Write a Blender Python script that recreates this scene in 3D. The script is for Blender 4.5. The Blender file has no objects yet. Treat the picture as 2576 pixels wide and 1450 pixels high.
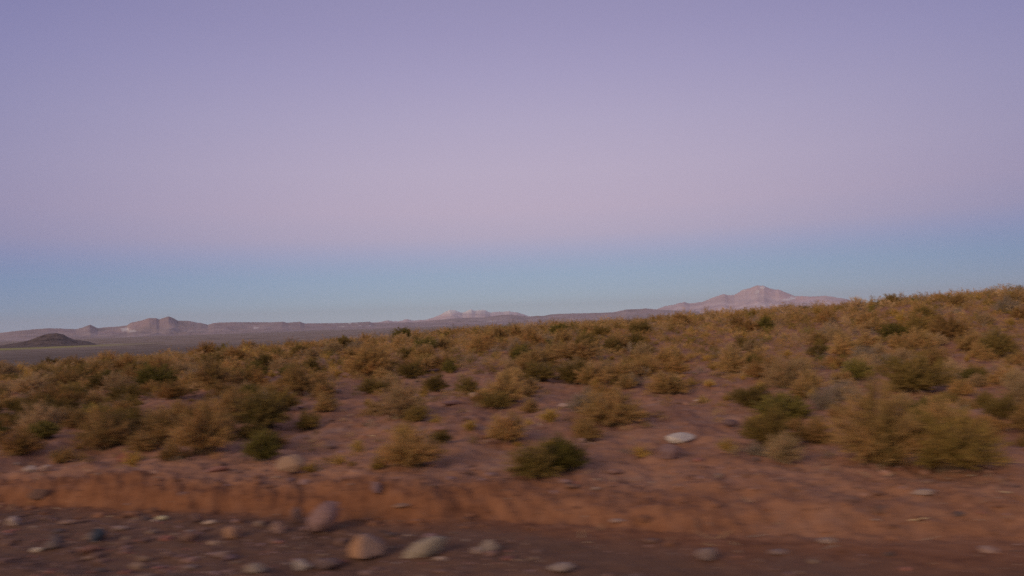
import bpy, math, random
import numpy as np
from mathutils import Matrix, Vector

random.seed(7)
scene = bpy.context.scene
COL = scene.collection
F, CX, CY = 1860.0, 1288.0, 725.0          # camera model, in units of a 2576 x 1450 picture
HC = 1.65
PITCH, ROLL = math.radians(2.62), math.radians(1.9)

# ------------------------------------------------------------------ camera
fw = np.array([0, math.cos(PITCH), math.sin(PITCH)])
r0 = np.array([1.0, 0, 0]); u0 = np.cross(r0, fw)
RT = math.cos(ROLL) * r0 - math.sin(ROLL) * u0
UP = math.cos(ROLL) * u0 + math.sin(ROLL) * r0
CAM = np.array([0, 0, HC])
cam = bpy.data.cameras.new('camera')
cam.sensor_width = 36.0
cam.lens = 36.0 * F / 2576.0
cam.clip_start = 0.05
cam.clip_end = 200000
co = bpy.data.objects.new('camera', cam)
co.matrix_world = Matrix(((RT[0], UP[0], -fw[0], 0), (RT[1], UP[1], -fw[1], 0), (RT[2], UP[2], -fw[2], HC), (0, 0, 0, 1)))
COL.objects.link(co)
scene.camera = co

def ray(px, py):
    d = fw + (px - CX) / F * RT - (py - CY) / F * UP
    return d / np.linalg.norm(d)

def project(P):
    q = np.asarray(P) - CAM
    zf = q @ fw
    return CX + F * (q @ RT) / zf, CY - F * (q @ UP) / zf, zf

# ------------------------------------------------------------------ noise
def hash2(ix, iy, seed):
    h = (ix.astype(np.int64) * 374761393 + iy.astype(np.int64) * 668265263 + seed * 974634777) & 0xFFFFFFFF
    h = ((h ^ (h >> 13)) * 1274126177) & 0xFFFFFFFF
    h = ((h ^ (h >> 16)) * 2246822519) & 0xFFFFFFFF
    return ((h ^ (h >> 15)) & 0xFFFFFF) / float(0xFFFFFF)

def vnoise(x, y, seed=0):
    x = np.asarray(x, float); y = np.asarray(y, float)
    ix, iy = np.floor(x), np.floor(y)
    fx, fy = x - ix, y - iy
    u, v = fx * fx * fx * (fx * (fx * 6 - 15) + 10), fy * fy * fy * (fy * (fy * 6 - 15) + 10)
    a, b = hash2(ix, iy, seed), hash2(ix + 1, iy, seed)
    c, d = hash2(ix, iy + 1, seed), hash2(ix + 1, iy + 1, seed)
    return (a * (1 - u) + b * u) * (1 - v) + (c * (1 - u) + d * u) * v * 1.0

def fbm(x, y, oct=4, seed=0, gain=.5):
    s, a, t = 0, 1.0, 0
    for o in range(oct):
        c, sn = math.cos(o * 1.3), math.sin(o * 1.3)
        s = s + a * (vnoise((x * c - y * sn) * 2 ** o + 17.3 * o, (x * sn + y * c) * 2 ** o - 9.1 * o, seed + o) - .5)
        t += a; a *= gain
    return s / t * 2

def sstep(a, b, x):
    t = np.clip((x - a) / (b - a), 0, 1)
    return t * t * (3 - 2 * t)

# ------------------------------------------------------------------ terrain
PLAIN = -30.0
def bank_d(x, y):
    foot = 6.12 - .27 * np.clip(x, -80, 80) + .16 * fbm(x * .9, y * 0 + 3, 3, 5) + .045 * fbm(x * 2.6, y * 2.6, 4, 6, .6)
    return (y - foot) * .966

def height(x, y, fine=True):
    x = np.asarray(x, float); y = np.asarray(y, float)
    d = bank_d(x, y)
    bw = .34 + .40 * sstep(-1.5, 2.5, x)
    t = np.clip(d / bw, 0, 1)
    lip = .22 - .05 * sstep(-1, 3, x) + .10 * fbm(x * 1.3, y * 0, 4, 31)
    prof = .35 * sstep(0, .55, t) + .65 * t ** .9 + .10 * np.sin(t * math.pi) * fbm(x * 2.2, y * 2.2, 4, 58, .6)
    z = lip * prof
    r = np.hypot(x, y)
    dd = np.maximum(d - bw, 0)
    near = np.exp(-r / 400.0)
    z = z + .0292 * dd + (.031 + .015 * sstep(6, 20, x)) * x * sstep(2, 26, dd) + .10 * sstep(.5, 4, dd) * fbm(x * .22, y * .22, 3, 11)
    az = np.arctan2(x, np.maximum(y, .1))
    rc = 35 + 5 * fbm(az * 5, r * 0 + 2, 3, 21)
    tt = np.maximum(r - rc, 0)
    drop = np.where(tt < 30, .0033 * tt * tt, .0033 * 900 + .198 * (tt - 30))
    front = sstep(-2, 6, d)
    z = z - drop * np.where(y > 0, 1, .25)
    pl = PLAIN + 1.2 * fbm(x * .004, y * .004, 3, 41) * sstep(300, 900, r)
    k = 2.0
    z = np.where(z - pl > 20 * k, z, pl + k * np.log1p(np.exp(np.clip((z - pl) / k, -30, 30))))
    if fine:
        n = np.exp(-r / 60.0)
        road = (d < 0) & (d > -9)
        bank = sstep(-.05, .03, d) * (1 - sstep(bw, bw + .12, d))
        rough = .06 * fbm(x * 1.7, y * 1.7, 4, 51) + .045 * fbm(x * 6, y * 6, 4, 52, .6)
        smooth = .012 * fbm(x * 2.2, y * 2.2, 3, 53) + .010 * fbm(x * 14, y * 14, 3, 54)
        smooth = smooth + (.055 * np.exp(-((d + 1.75 + .2 * fbm(x * .7, y * 0, 2, 66)) / .22) ** 2) + .03 * fbm(x * 4, y * 4, 4, 67, .6)) * sstep(1.5, -1.5, x)
        fade = sstep(-.3, .35, d)
        z = z + n * (smooth * (1 - fade) + rough * fade) + bank * (1 - .45 * sstep(-1, 2.5, x)) * (.05 * fbm(x * 3.1, y * 3.1, 5, 55, .65) + .045 * fbm(x * 15, y * 15, 3, 56))
    return z

def gz(x, y):
    return float(height(np.array([x]), np.array([y]))[0])

def ground_hit(px, py):
    d = ray(px, py)
    ts = np.concatenate([np.arange(3.5, 30, .02), np.arange(30, 90, .1)])
    P = CAM + ts[:, None] * d
    below = np.nonzero(P[:, 2] < height(P[:, 0], P[:, 1]))[0]
    return P[below[0]] if len(below) else ground_hit(px, py + 3)

# ------------------------------------------------------------------ mesh helpers
def mesh_from(name, verts, faces, mat, smooth=True, attrs=None):
    """faces: (n, k) int array, all of one size"""
    me = bpy.data.meshes.new(name)
    verts = np.asarray(verts, np.float32); faces = np.asarray(faces, np.int32)
    n, k = faces.shape
    me.vertices.add(len(verts)); me.vertices.foreach_set('co', verts.ravel())
    me.loops.add(n * k); me.loops.foreach_set('vertex_index', faces.ravel())
    me.polygons.add(n)
    me.polygons.foreach_set('loop_start', np.arange(0, n * k, k, dtype=np.int32))
    me.polygons.foreach_set('loop_total', np.full(n, k, np.int32))
    me.update(calc_edges=True)
    me.polygons.foreach_set('use_smooth', np.full(n, smooth, bool))
    for an, (ty, data) in (attrs or {}).items():
        at = me.attributes.new(an, ty, 'POINT')
        at.data.foreach_set('value' if ty == 'FLOAT' else 'color', np.asarray(data, np.float32).ravel())
    if mat: me.materials.append(mat)
    return me

def link(name, me, parent=None, loc=None):
    o = bpy.data.objects.new(name, me); COL.objects.link(o)
    if parent: o.parent = parent
    if loc is not None: o.location = loc
    return o

def tag(o, label=None, cat=None, group=None, kind=None):
    for k, v in (('label', label), ('category', cat), ('group', group), ('kind', kind)):
        if v: o[k] = v

# ------------------------------------------------------------------ materials
def new_mat(name):
    m = bpy.data.materials.new(name); m.use_nodes = True
    nt = m.node_tree
    b = nt.nodes['Principled BSDF']
    b.inputs['Roughness'].default_value = .9
    b.inputs['Specular IOR Level'].default_value = .15
    return m, nt, b

def ramp(nt, fac, stops):
    n = nt.nodes.new('ShaderNodeValToRGB')
    e = n.color_ramp.elements
    while len(e) < len(stops): e.new(.5)
    for i, (p, c) in enumerate(stops):
        e[i].position = p; e[i].color = (*c, 1)
    nt.links.new(fac, n.inputs[0])
    return n.outputs[0]

def noise_tex(nt, vec, scale, detail=4, rough=.6):
    n = nt.nodes.new('ShaderNodeTexNoise')
    n.inputs['Scale'].default_value = scale; n.inputs['Detail'].default_value = detail; n.inputs['Roughness'].default_value = rough
    nt.links.new(vec, n.inputs['Vector'])
    return n.outputs[0]

def mixc(nt, fac, a, b, mode='MIX'):
    n = nt.nodes.new('ShaderNodeMix'); n.data_type = 'RGBA'; n.blend_type = mode
    for sock, v in ((n.inputs[0], fac), (n.inputs[6], a), (n.inputs[7], b)):
        if isinstance(v, (int, float)): sock.default_value = v
        elif isinstance(v, tuple): sock.default_value = (*v, 1)
        else: nt.links.new(v, sock)
    return n.outputs[2]

def math_n(nt, op, a, b=None, c=None):
    n = nt.nodes.new('ShaderNodeMath'); n.operation = op
    for i, v in enumerate((a, b, c)):
        if v is None: continue
        if isinstance(v, (int, float)): n.inputs[i].default_value = v
        else: nt.links.new(v, n.inputs[i])
    return n.outputs[0]

def maprange(nt, v, a, b, c=0, d=1):
    n = nt.nodes.new('ShaderNodeMapRange')
    nt.links.new(v, n.inputs[0])
    for i, q in enumerate((a, b, c, d)): n.inputs[i + 1].default_value = q
    return n.outputs[0]

def attr(nt, name, out='Fac'):
    n = nt.nodes.new('ShaderNodeAttribute'); n.attribute_name = name
    return n.outputs[out]

def bump(nt, b, h, strength=.5, dist=.02):
    n = nt.nodes.new('ShaderNodeBump')
    n.inputs['Strength'].default_value = strength; n.inputs['Distance'].default_value = dist
    nt.links.new(h, n.inputs['Height']); nt.links.new(n.outputs[0], b.inputs['Normal'])

# soil: one recipe; «zone» 0 road gravel, 1 orange cut, 2 red desert soil, 3 scrub plain far below
def soil_material():
    m, nt, b = new_mat('desert_soil')
    pos = nt.nodes.new('ShaderNodeNewGeometry').outputs['Position']
    zone = attr(nt, 'zone'); wash = attr(nt, 'wash')
    nb = noise_tex(nt, pos, .8, 5); nm = noise_tex(nt, pos, 6, 5, .7); nf = noise_tex(nt, pos, 34, 4, .7)
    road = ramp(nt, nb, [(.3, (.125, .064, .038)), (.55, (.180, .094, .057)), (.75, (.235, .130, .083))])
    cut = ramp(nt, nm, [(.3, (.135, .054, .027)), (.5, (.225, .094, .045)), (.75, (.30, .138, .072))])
    soil = ramp(nt, nb, [(.3, (.225, .104, .060)), (.5, (.33, .158, .086)), (.72, (.41, .212, .122))])
    soil = mixc(nt, maprange(nt, nm, .45, .75, 0, .75), soil, (.44, .228, .145))
    soil = mixc(nt, maprange(nt, nf, .54, .76, 0, .85), soil, (.16, .080, .056))
    soil = mixc(nt, maprange(nt, noise_tex(nt, pos, 2.6, 4, .7), .55, .72, 0, .55), soil, (.20, .105, .08))
    soil = mixc(nt, maprange(nt, noise_tex(nt, pos, 1.3, 6, .7), .52, .66, 0, .65), soil, (.37, .225, .165))
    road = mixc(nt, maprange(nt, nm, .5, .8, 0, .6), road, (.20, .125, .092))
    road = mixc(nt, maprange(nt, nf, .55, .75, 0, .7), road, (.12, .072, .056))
    n1 = noise_tex(nt, pos, .012, 5, .6); n2 = noise_tex(nt, pos, .0035, 4, .6)
    plain = ramp(nt, n1, [(.36, (.14, .10, .072)), (.5, (.26, .185, .138)), (.64, (.38, .29, .23))])
    plain = mixc(nt, maprange(nt, n2, .45, .7, 0, .8), plain, (.34, .25, .20))
    plain = mixc(nt, math_n(nt, 'MULTIPLY', attr(nt, 'flat'), .8), plain, (.135, .098, .072))
    plain = mixc(nt, wash, plain, (.33, .32, .05))
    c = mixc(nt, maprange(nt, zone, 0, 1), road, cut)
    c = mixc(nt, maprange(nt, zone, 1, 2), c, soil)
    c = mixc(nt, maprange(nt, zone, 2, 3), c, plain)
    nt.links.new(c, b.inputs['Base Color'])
    h = math_n(nt, 'ADD', nm, math_n(nt, 'MULTIPLY', nf, .6))
    bump(nt, b, h, .55, .03)
    return m

SOIL = soil_material()

def mountain_material(name, stops, scale, white=(.72, .68, .66), warm=None):
    m, nt, b = new_mat(name)
    pos = nt.nodes.new('ShaderNodeNewGeometry').outputs['Position']
    n = noise_tex(nt, pos, scale, 7, .65)
    c = ramp(nt, n, stops)
    if warm: c = mixc(nt, maprange(nt, noise_tex(nt, pos, scale * .35, 3), .5, .7, 0, .8), c, warm)
    c = mixc(nt, attr(nt, 'white'), c, white)
    c = mixc(nt, attr(nt, 'scrub'), c, (.26, .195, .15))
    nt.links.new(c, b.inputs['Base Color'])
    return m

def shrub_material(name, from_attr=False):
    m, nt, b = new_mat(name)
    tint = attr(nt, 'tint')
    if from_attr:
        base = attr(nt, 'col', 'Color')
    else:
        oi = nt.nodes.new('ShaderNodeObjectInfo')
        base = oi.outputs['Color']
    g = nt.nodes.new('ShaderNodeHueSaturation')
    nt.links.new(base, g.inputs['Color'])
    nt.links.new(maprange(nt, tint, 0, 1, .525, .485), g.inputs['Hue'])
    nt.links.new(maprange(nt, tint, 0, 1, .50, 1.45), g.inputs['Value'])
    g.inputs['Saturation'].default_value = 1.0
    d = nt.nodes.new('ShaderNodeBsdfDiffuse'); t = nt.nodes.new('ShaderNodeBsdfTranslucent')
    nt.links.new(g.outputs[0], d.inputs[0]); nt.links.new(g.outputs[0], t.inputs[0])
    mx = nt.nodes.new('ShaderNodeMixShader'); mx.inputs[0].default_value = .3
    nt.links.new(d.outputs[0], mx.inputs[1]); nt.links.new(t.outputs[0], mx.inputs[2])
    nt.links.new(mx.outputs[0], nt.nodes['Material Output'].inputs['Surface'])
    return m

LEAF = shrub_material('shrub_twigs')
LEAF_FAR = shrub_material('far_shrub_twigs', True)
def wood_material():
    m, nt, b = new_mat('dry_wood')
    pos = nt.nodes.new('ShaderNodeTexCoord').outputs['Object']
    oi = nt.nodes.new('ShaderNodeObjectInfo')
    c = mixc(nt, noise_tex(nt, pos, 14, 4), (.5, .5, .5), (1.2, 1.2, 1.2))
    nt.links.new(mixc(nt, 1.0, oi.outputs['Color'], c, 'MULTIPLY'), b.inputs['Base Color'])
    return m
WOOD = wood_material()

def rock_material():
    m, nt, b = new_mat('desert_rock')
    pos = nt.nodes.new('ShaderNodeTexCoord').outputs['Object']
    oi = nt.nodes.new('ShaderNodeObjectInfo')
    n = noise_tex(nt, pos, 9, 6, .65); n2 = noise_tex(nt, pos, 45, 4, .7)
    c = mixc(nt, maprange(nt, n, .3, .7), (.68, .66, .66), (1.18, 1.16, 1.14))
    c = mixc(nt, maprange(nt, n2, .6, .8, 0, .5), c, (.5, .45, .42))
    c = mixc(nt, 1.0, oi.outputs['Color'], c, 'MULTIPLY')
    face = attr(nt, 'orange_face')
    c = mixc(nt, face, c, (.40, .21, .115))
    nt.links.new(c, b.inputs['Base Color'])
    bump(nt, b, math_n(nt, 'ADD', n, math_n(nt, 'MULTIPLY', n2, .5)), .5, .02)
    return m
ROCK = rock_material()

def gravel_material():
    m, nt, b = new_mat('loose_gravel')
    nt.links.new(attr(nt, 'col', 'Color'), b.inputs['Base Color'])
    return m
GRAVEL = gravel_material()

# ------------------------------------------------------------------ ground, road, bank: one sheet, cut where they meet
def build_ground():
    azf = np.arange(-43, 43.01, .115)
    azc1 = np.arange(-180, -43, 3.0); azc2 = np.arange(46, 180, 3.0)
    az = np.radians(np.concatenate([azc1, azf, azc2]))
    rr = [.05, .5, 1.0, 1.5, 2.0, 2.5, 3.0, 3.5]
    r = 4.0
    while r < 62: rr.append(r); r *= 1.0068
    while r < 40000: rr.append(r); r *= 1.028
    rr = np.array(rr)
    A, R = np.meshgrid(az, rr)
    X, Y = R * np.sin(A), R * np.cos(A)
    Z = height(X, Y)
    nr, na = X.shape
    V = np.stack([X, Y, Z], -1).reshape(-1, 3)
    i = np.arange(nr - 1)[:, None] * na
    j = np.arange(na)[None, :]; jn = (j + 1) % na
    faces = np.stack([i + j, i + jn, i + na + jn, i + na + j], -1).reshape(-1, 4)
    D = bank_d(X, Y); bw = .34 + .40 * sstep(-1.5, 2.5, X)
    edge = .16 * fbm(X * 2.2, Y * 2.2, 4, 77, .6)
    right = sstep(-1.5, 2.5, X)
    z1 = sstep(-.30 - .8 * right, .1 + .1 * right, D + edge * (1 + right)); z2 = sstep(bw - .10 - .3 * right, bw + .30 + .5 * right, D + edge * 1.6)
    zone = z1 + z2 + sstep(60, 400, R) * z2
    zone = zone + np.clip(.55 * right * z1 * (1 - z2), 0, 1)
    zone = np.where(D < -9, 2, zone)
    # a yellow-green wash of ground plants along the foot of the far dark hill
    px, py, zf = project(V); px = px.reshape(X.shape); py = py.reshape(X.shape)
    wash = np.exp(-((R - 2750) / 260.0) ** 2) * sstep(460, 150, px) * (R > 1000) * (Y > 0) * (.75 + .5 * fbm(X * .01, Y * .01, 3, 88))
    wash = np.clip(wash, 0, 1)
    flat = sstep(2500, 1500, R + 250 * fbm(X * .003, Y * .003, 3, 89)) * sstep(60, 300, R)
    Dc = D.reshape(-1)[faces].mean(1); Bc = bw.reshape(-1)[faces].mean(1); Rc = R.reshape(-1)[faces].mean(1)
    sel = {'dirt_road': (Dc < 0) & (Dc > -9), 'roadside_bank': (Dc >= 0) & (Dc < Bc + .05) & (Rc < 150)}
    sel['ground'] = ~(sel['dirt_road'] | sel['roadside_bank'])
    for nm, s in sel.items():
        f = faces[s]
        u, inv = np.unique(f, return_inverse=True)
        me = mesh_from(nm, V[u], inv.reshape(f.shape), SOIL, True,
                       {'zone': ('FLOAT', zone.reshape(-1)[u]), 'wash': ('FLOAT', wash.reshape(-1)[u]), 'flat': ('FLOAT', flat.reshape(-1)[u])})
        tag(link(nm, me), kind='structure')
build_ground()

# ------------------------------------------------------------------ mountains: skyline heights at real distances, carved slopes before and behind
def mountain(name, pts, dist, w_front, w_back, mat, seed, rough, base=PLAIN, whites=(), snow=0.0, scrub=.25, rn=.03, gully=1.0):
    pts = np.array(pts, float)
    dirs = np.array([ray(a, b) for a, b in pts])
    az = np.arctan2(dirs[:, 0], dirs[:, 1]); el = dirs[:, 2] / np.hypot(dirs[:, 0], dirs[:, 1])
    n = max(60, int((az[-1] - az[0]) / math.radians(.030)))
    A = np.linspace(az[0], az[-1], n)
    E = np.interp(A, az, el)
    R0 = dist * (1 + rn * fbm(A * 14, A * 0 + 1, 3, seed))
    zc = HC + R0 * E
    jag = fbm(A * 600, A * 0, 3, seed + 3) * rough * .06
    s = np.concatenate([np.linspace(-1, 0, 56), np.linspace(.07, 1, 14)])
    S, AA = np.meshgrid(s, A, indexing='ij')
    Rr = R0[None, :] + np.where(S < 0, S * w_front, S * w_back)
    hh = (zc - base)[None, :]
    t = 1 - np.abs(S)
    conc = .55 * t ** 1.9 + .45 * t
    prof = np.where(S < 0, conc, t ** 1.3)
    X, Y = Rr * np.sin(AA), Rr * np.cos(AA)
    q = 1.0 / (w_front * .33)
    ridg = np.abs(fbm(X * q, Y * q, 5, seed + 9, .55))
    ridg2 = np.abs(fbm(AA * dist * q * 2.4, S * .8, 4, seed + 12, .55))
    env = np.sin(np.clip(t, 0, 1) * math.pi) ** .8
    Z = base + hh * prof - gully * hh * env * (.42 * ridg + .06 * ridg2) - 4 * (S == 1) - 3 * (S == -1)
    Z = np.maximum(Z, base - 4)
    # nothing but the crest may stand on the skyline
    Z = Z + (jag * dist * .01)[None, :] * sstep(.93, 1, t)
    lim = HC + Rr * (E[None, :]) - hh * .01 * (1 - t)
    Z = np.where(np.abs(S) > .03, np.minimum(Z, lim), Z)
    V = np.stack([X, Y, Z], -1).reshape(-1, 3)
    px, py, zf = project(V)
    white = np.zeros(len(V))
    for (wx, wy, sx, sy, k) in whites:
        g = np.exp(-((px - wx) / sx) ** 2 - ((py - wy) / sy) ** 2) * (1 + .9 * fbm(px * .25, py * .6, 3, seed + 5))
        white = np.maximum(white, k * sstep(.35, .75, g))
    if snow:
        zz = V[:, 2]; top = zc.max()
        sn = sstep(top * .5, top * .95, zz) * sstep(-.25, .2, fbm(V[:, 0] * q * 3, V[:, 1] * q * 3, 4, seed + 7))
        white = np.maximum(white, snow * sn)
    sc = (scrub * (1 - sstep(.0, .45, t + .2 * fbm(X * q * 2, Y * q * 2, 3, seed + 2)))).reshape(-1)
    nr, na = X.shape
    i = np.arange(nr - 1)[:, None] * na; j = np.arange(na - 1)[None, :]
    faces = np.stack([i + j, i + j + 1, i + na + j + 1, i + na + j], -1).reshape(-1, 4)
    me = mesh_from(name, V, faces, mat, True, {'white': ('FLOAT', np.clip(white, 0, 1)), 'scrub': ('FLOAT', sc)})
    o = link(name, me); tag(o, kind='structure')
    return o

M_LEFT = mountain_material('purple_brown_hills', [(.3, (.24, .18, .18)), (.5, (.35, .265, .262)), (.7, (.47, .37, .36))], .0022, warm=(.42, .285, .275))
M_DARK = mountain_material('dark_hill_scrub', [(.38, (.06, .04, .034)), (.5, (.115, .078, .064)), (.62, (.19, .135, .11))], .035)
M_PINK = mountain_material('pale_pink_rock', [(.3, (.46, .335, .345)), (.5, (.62, .48, .49)), (.7, (.74, .62, .63))], .0012, white=(.95, .92, .88), warm=(.66, .44, .44))

mountain('dark_hill', [(-190, 882), (-120, 871), (-40, 874), (-10, 871), (20, 866.5), (47, 862), (70, 857.5), (88, 851), (104, 844.5), (122, 840), (144, 838.8), (160, 842), (172, 849), (189, 855.5), (203, 857), (221, 859), (239, 865), (258, 872), (275, 877)],
         3300, 330, 400, M_DARK, 101, .3, gully=.35, scrub=0, rn=.005)
LEFT = [(-160, 853), (-60, 843), (0, 837.5), (61, 831), (120, 826), (150, 827), (191, 828.6), (205, 825), (212, 823), (221, 819), (227, 817.2), (235, 821), (246, 826), (273, 823), (297, 822), (320, 819), (326, 814), (332, 811.5), (350, 808), (366, 803.5), (376, 800.3), (393, 801), (400, 804), (415, 799), (424, 796.2), (430, 798), (437.5, 802), (448, 807), (478, 808), (496, 812), (505, 813), (523, 817.4), (540, 812.5), (560, 811.5), (581, 811), (684, 811), (711, 810), (725, 812.5), (738, 811), (755, 810), (766, 814), (820, 813.5), (880, 812.5), (915, 810.5), (929, 809.6), (936, 812), (940, 813), (984, 812), (1071, 811), (1132, 811), (1190, 812), (1280, 812)]
mountain('mesa_range', LEFT, 12500, 2600, 2500, M_LEFT, 111, .5, whites=[(314, 829, 12, 5, .8), (330, 833, 16, 4, .6), (644, 825.5, 9, 2.2, .75), (880, 814.5, 5, 1.4, .8), (898, 813.6, 6, 1.2, .7), (905, 820, 5, 1, .8), (930, 819.8, 6, 1, .8), (858, 822, 14, 1.4, .6), (950, 812, 5, 1.2, .5)])
mountain('snowy_range', [(930, 812), (951, 811), (977, 806.4), (990, 808.6), (1005, 808.4), (1024, 803), (1038, 806.4), (1072, 804.5), (1091, 799), (1108, 792), (1122, 783.6), (1132, 780), (1143, 780.6), (1163, 787), (1171, 784), (1179, 780), (1186, 778.4), (1196, 782.5), (1204, 780.5), (1212, 780), (1221, 780.6), (1234, 787), (1246, 785), (1258, 784.2), (1268, 785), (1280, 782.6), (1292, 786), (1300, 786), (1313, 790), (1328, 795.6), (1344, 796), (1366, 798), (1400, 801)],
         27000, 5200, 5000, M_PINK, 121, 1.0, whites=[(1206, 803, 9, 2, .95), (1190, 782, 8, 2, .9)], snow=1.0, scrub=.0)
mountain('low_foothills', [(1040, 812), (1090, 806), (1150, 801), (1180, 800), (1215, 799), (1262, 792.5), (1285, 791.8), (1310, 794.5), (1328, 797), (1350, 795), (1368, 795.2), (1383, 791.6), (1407, 790), (1487, 788), (1548, 786), (1563, 782.4), (1575, 779), (1607, 778), (1625, 776), (1640, 778), (1668, 780), (1700, 782), (1760, 784)],
         15500, 2600, 2600, M_LEFT, 131, .4, whites=[(1090, 812, 10, 1.2, .9), (1150, 814, 12, 1.6, .8), (1222, 814.5, 12, 1.5, .7), (1195, 813, 6, 1.2, .6), (1235, 808.6, 14, 1.2, .7)])
mountain('volcano', [(1540, 786), (1572, 780.5), (1622, 776.8), (1653, 778.4), (1671, 771), (1693, 767.6), (1708, 763), (1721, 760.2), (1735, 764), (1765, 760.4), (1781, 754.4), (1803, 745.6), (1815, 741.5), (1823, 740.4), (1833, 743.5), (1847, 742.2), (1858, 735.8), (1866, 731), (1873, 728), (1880, 727.5), (1888, 724.8), (1896, 721), (1904, 718.2), (1912, 719.5), (1921, 719), (1932, 724.6), (1950, 729), (1959, 728.6), (1979, 737), (2000, 745.6), (2023, 745.4), (2050, 746.5), (2078, 744.4), (2100, 748), (2125, 752), (2160, 760), (2210, 770), (2260, 775)],
         18500, 4600, 4500, M_PINK, 141, .9, whites=[(1993, 750.5, 10, 4.5, 1), (1980, 754, 12, 3, .8), (1918, 723, 9, 4, 1), (1870, 730, 9, 2.0, .5), (1906, 735, 8, 6, .35)], scrub=.35)

# ------------------------------------------------------------------ shrubs
def unit(v): return v / np.maximum(np.linalg.norm(v, axis=-1, keepdims=True), 1e-9)

def make_twigs(seed, stems, per, upright=.55, lobes=4, blade=.05, bw=.0085, hgt=.68, core=.12, inner=.3, droop=0.0):
    """a dome about 1 wide and hgt tall: thin stems and the fine twigs along them; returns foliage and stem geometry"""
    rg = np.random.default_rng(seed)
    # directions over the dome, grouped in lobes so that the outline is uneven
    th = rg.uniform(0, 2 * np.pi, stems); ph = np.arccos(1 - rg.uniform(0, 1, stems) ** 1.0 * (1 - math.cos(math.radians(80))))
    lob_d = unit(np.stack([rg.normal(size=lobes), rg.normal(size=lobes), np.abs(rg.normal(size=lobes))], -1))
    d = np.stack([np.sin(ph) * np.cos(th), np.sin(ph) * np.sin(th), np.cos(ph)], -1)
    lobe = np.max(d @ lob_d.T, 1)
    rad = .72 + .26 * sstep(.55, .98, lobe) + rg.normal(0, .15, stems)
    gaps = unit(rg.normal(size=(3, 3)) + np.array([0, 0, .3]))
    rad = rad * (1 - .38 * sstep(.86, .97, np.max(d @ gaps.T, 1)))
    rad = np.clip(rad, .3, 1.18)
    tip = d * np.array([.5, .5, hgt]) * rad[:, None] + np.array([rg.normal(0, .05), rg.normal(0, .05), 0])
    base = np.stack([rg.normal(0, core, stems), rg.normal(0, core, stems), np.full(stems, -.02)], -1) * np.array([.6, .6, 1])
    ctrl = (base + tip) / 2 + np.stack([-d[:, 0] * .04, -d[:, 1] * .04, .02 + .13 * np.sin(ph)], -1) * upright * 1.6
    # twigs
    k = np.repeat(np.arange(stems), per)
    u = inner + (1 - inner) * rg.uniform(0, 1, len(k)) ** .75
    U = u[:, None]
    p = (1 - U) ** 2 * base[k] + 2 * U * (1 - U) * ctrl[k] + U * U * tip[k]
    tan = unit(2 * (1 - U) * (ctrl[k] - base[k]) + 2 * U * (tip[k] - ctrl[k]))
    dr = unit(tan * .75 + rg.normal(0, .55, p.shape) + np.array([0, 0, upright]))
    p = p + rg.normal(0, .012, p.shape)
    L = blade * rg.uniform(.5, 1.5, len(k))[:, None]
    nrm = unit(np.cross(dr, rg.normal(size=p.shape)))
    W = bw * rg.uniform(.6, 1.4, len(k))[:, None]
    bend = rg.normal(0, .14, p.shape) * L
    a = p - nrm * W * .35; b_ = p + nrm * W * .35
    m1 = p + dr * L * .55 + bend * .5 + nrm * W * .5; m2 = p + dr * L * .55 + bend * .5 - nrm * W * .5
    t1 = p + dr * L + bend
    V = np.stack([a, b_, m1, t1, m2], 1)                       # 5 verts: a quad and a tip triangle as two quads
    V = np.maximum(V, np.array([-9, -9, .004]))
    n = len(k)
    idx = np.arange(n)[:, None] * 5
    Fq = np.concatenate([idx + np.array([[0, 1, 2, 4]]), idx + np.array([[4, 2, 3, 3]])])
    Fq[n:, 3] = Fq[n:, 2]
    # quads only: tip as a thin quad (tip vertex doubled)
    extra = V[:, 3] + nrm * W * .08
    V = np.concatenate([V.reshape(-1, 3), extra])
    Fq[n:, 2] = 5 * n + np.arange(n)
    patch = fbm(p[:, 0] * 5 + 3.7 * seed, p[:, 1] * 5 + p[:, 2] * 4, 2, seed)
    tint = np.clip(.5 + .30 * patch + rg.normal(0, .17, n), 0, 1)
    tv = np.concatenate([np.repeat(tint, 5), tint])
    # stems: three-sided tapering rods
    seg = np.linspace(0, 1, 5)[None, :, None] * rg.uniform(.8, 1.07, (stems, 1, 1))
    P = (1 - seg) ** 2 * base[:, None] + 2 * seg * (1 - seg) * ctrl[:, None] + seg * seg * tip[:, None]
    a1 = unit(np.cross(tip - base, np.array([.3, .5, .81])))[:, None]; a2 = unit(np.cross(tip - base, a1[:, 0]))[:, None]
    rr = (.0095 * (1 - .75 * seg)) * (.6 + .7 * rg.uniform(size=(stems, 1, 1)))
    ring = np.stack([P + rr * (math.cos(q) * a1 + math.sin(q) * a2) for q in (0, 2.094, 4.189)], 2)
    SV = ring.reshape(-1, 3)
    SF = []
    off = (np.arange(stems) * 15)[:, None, None, None]
    s_ = np.arange(4)[None, :, None, None] * 3
    c_ = np.array([[0, 1], [1, 2], [2, 0]])[None, None]
    lo = off + s_ + c_
    SF = np.concatenate([lo, (lo + 3)[..., ::-1]], -1).reshape(-1, 4)
    return V, Fq, tv, SV, SF

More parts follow.
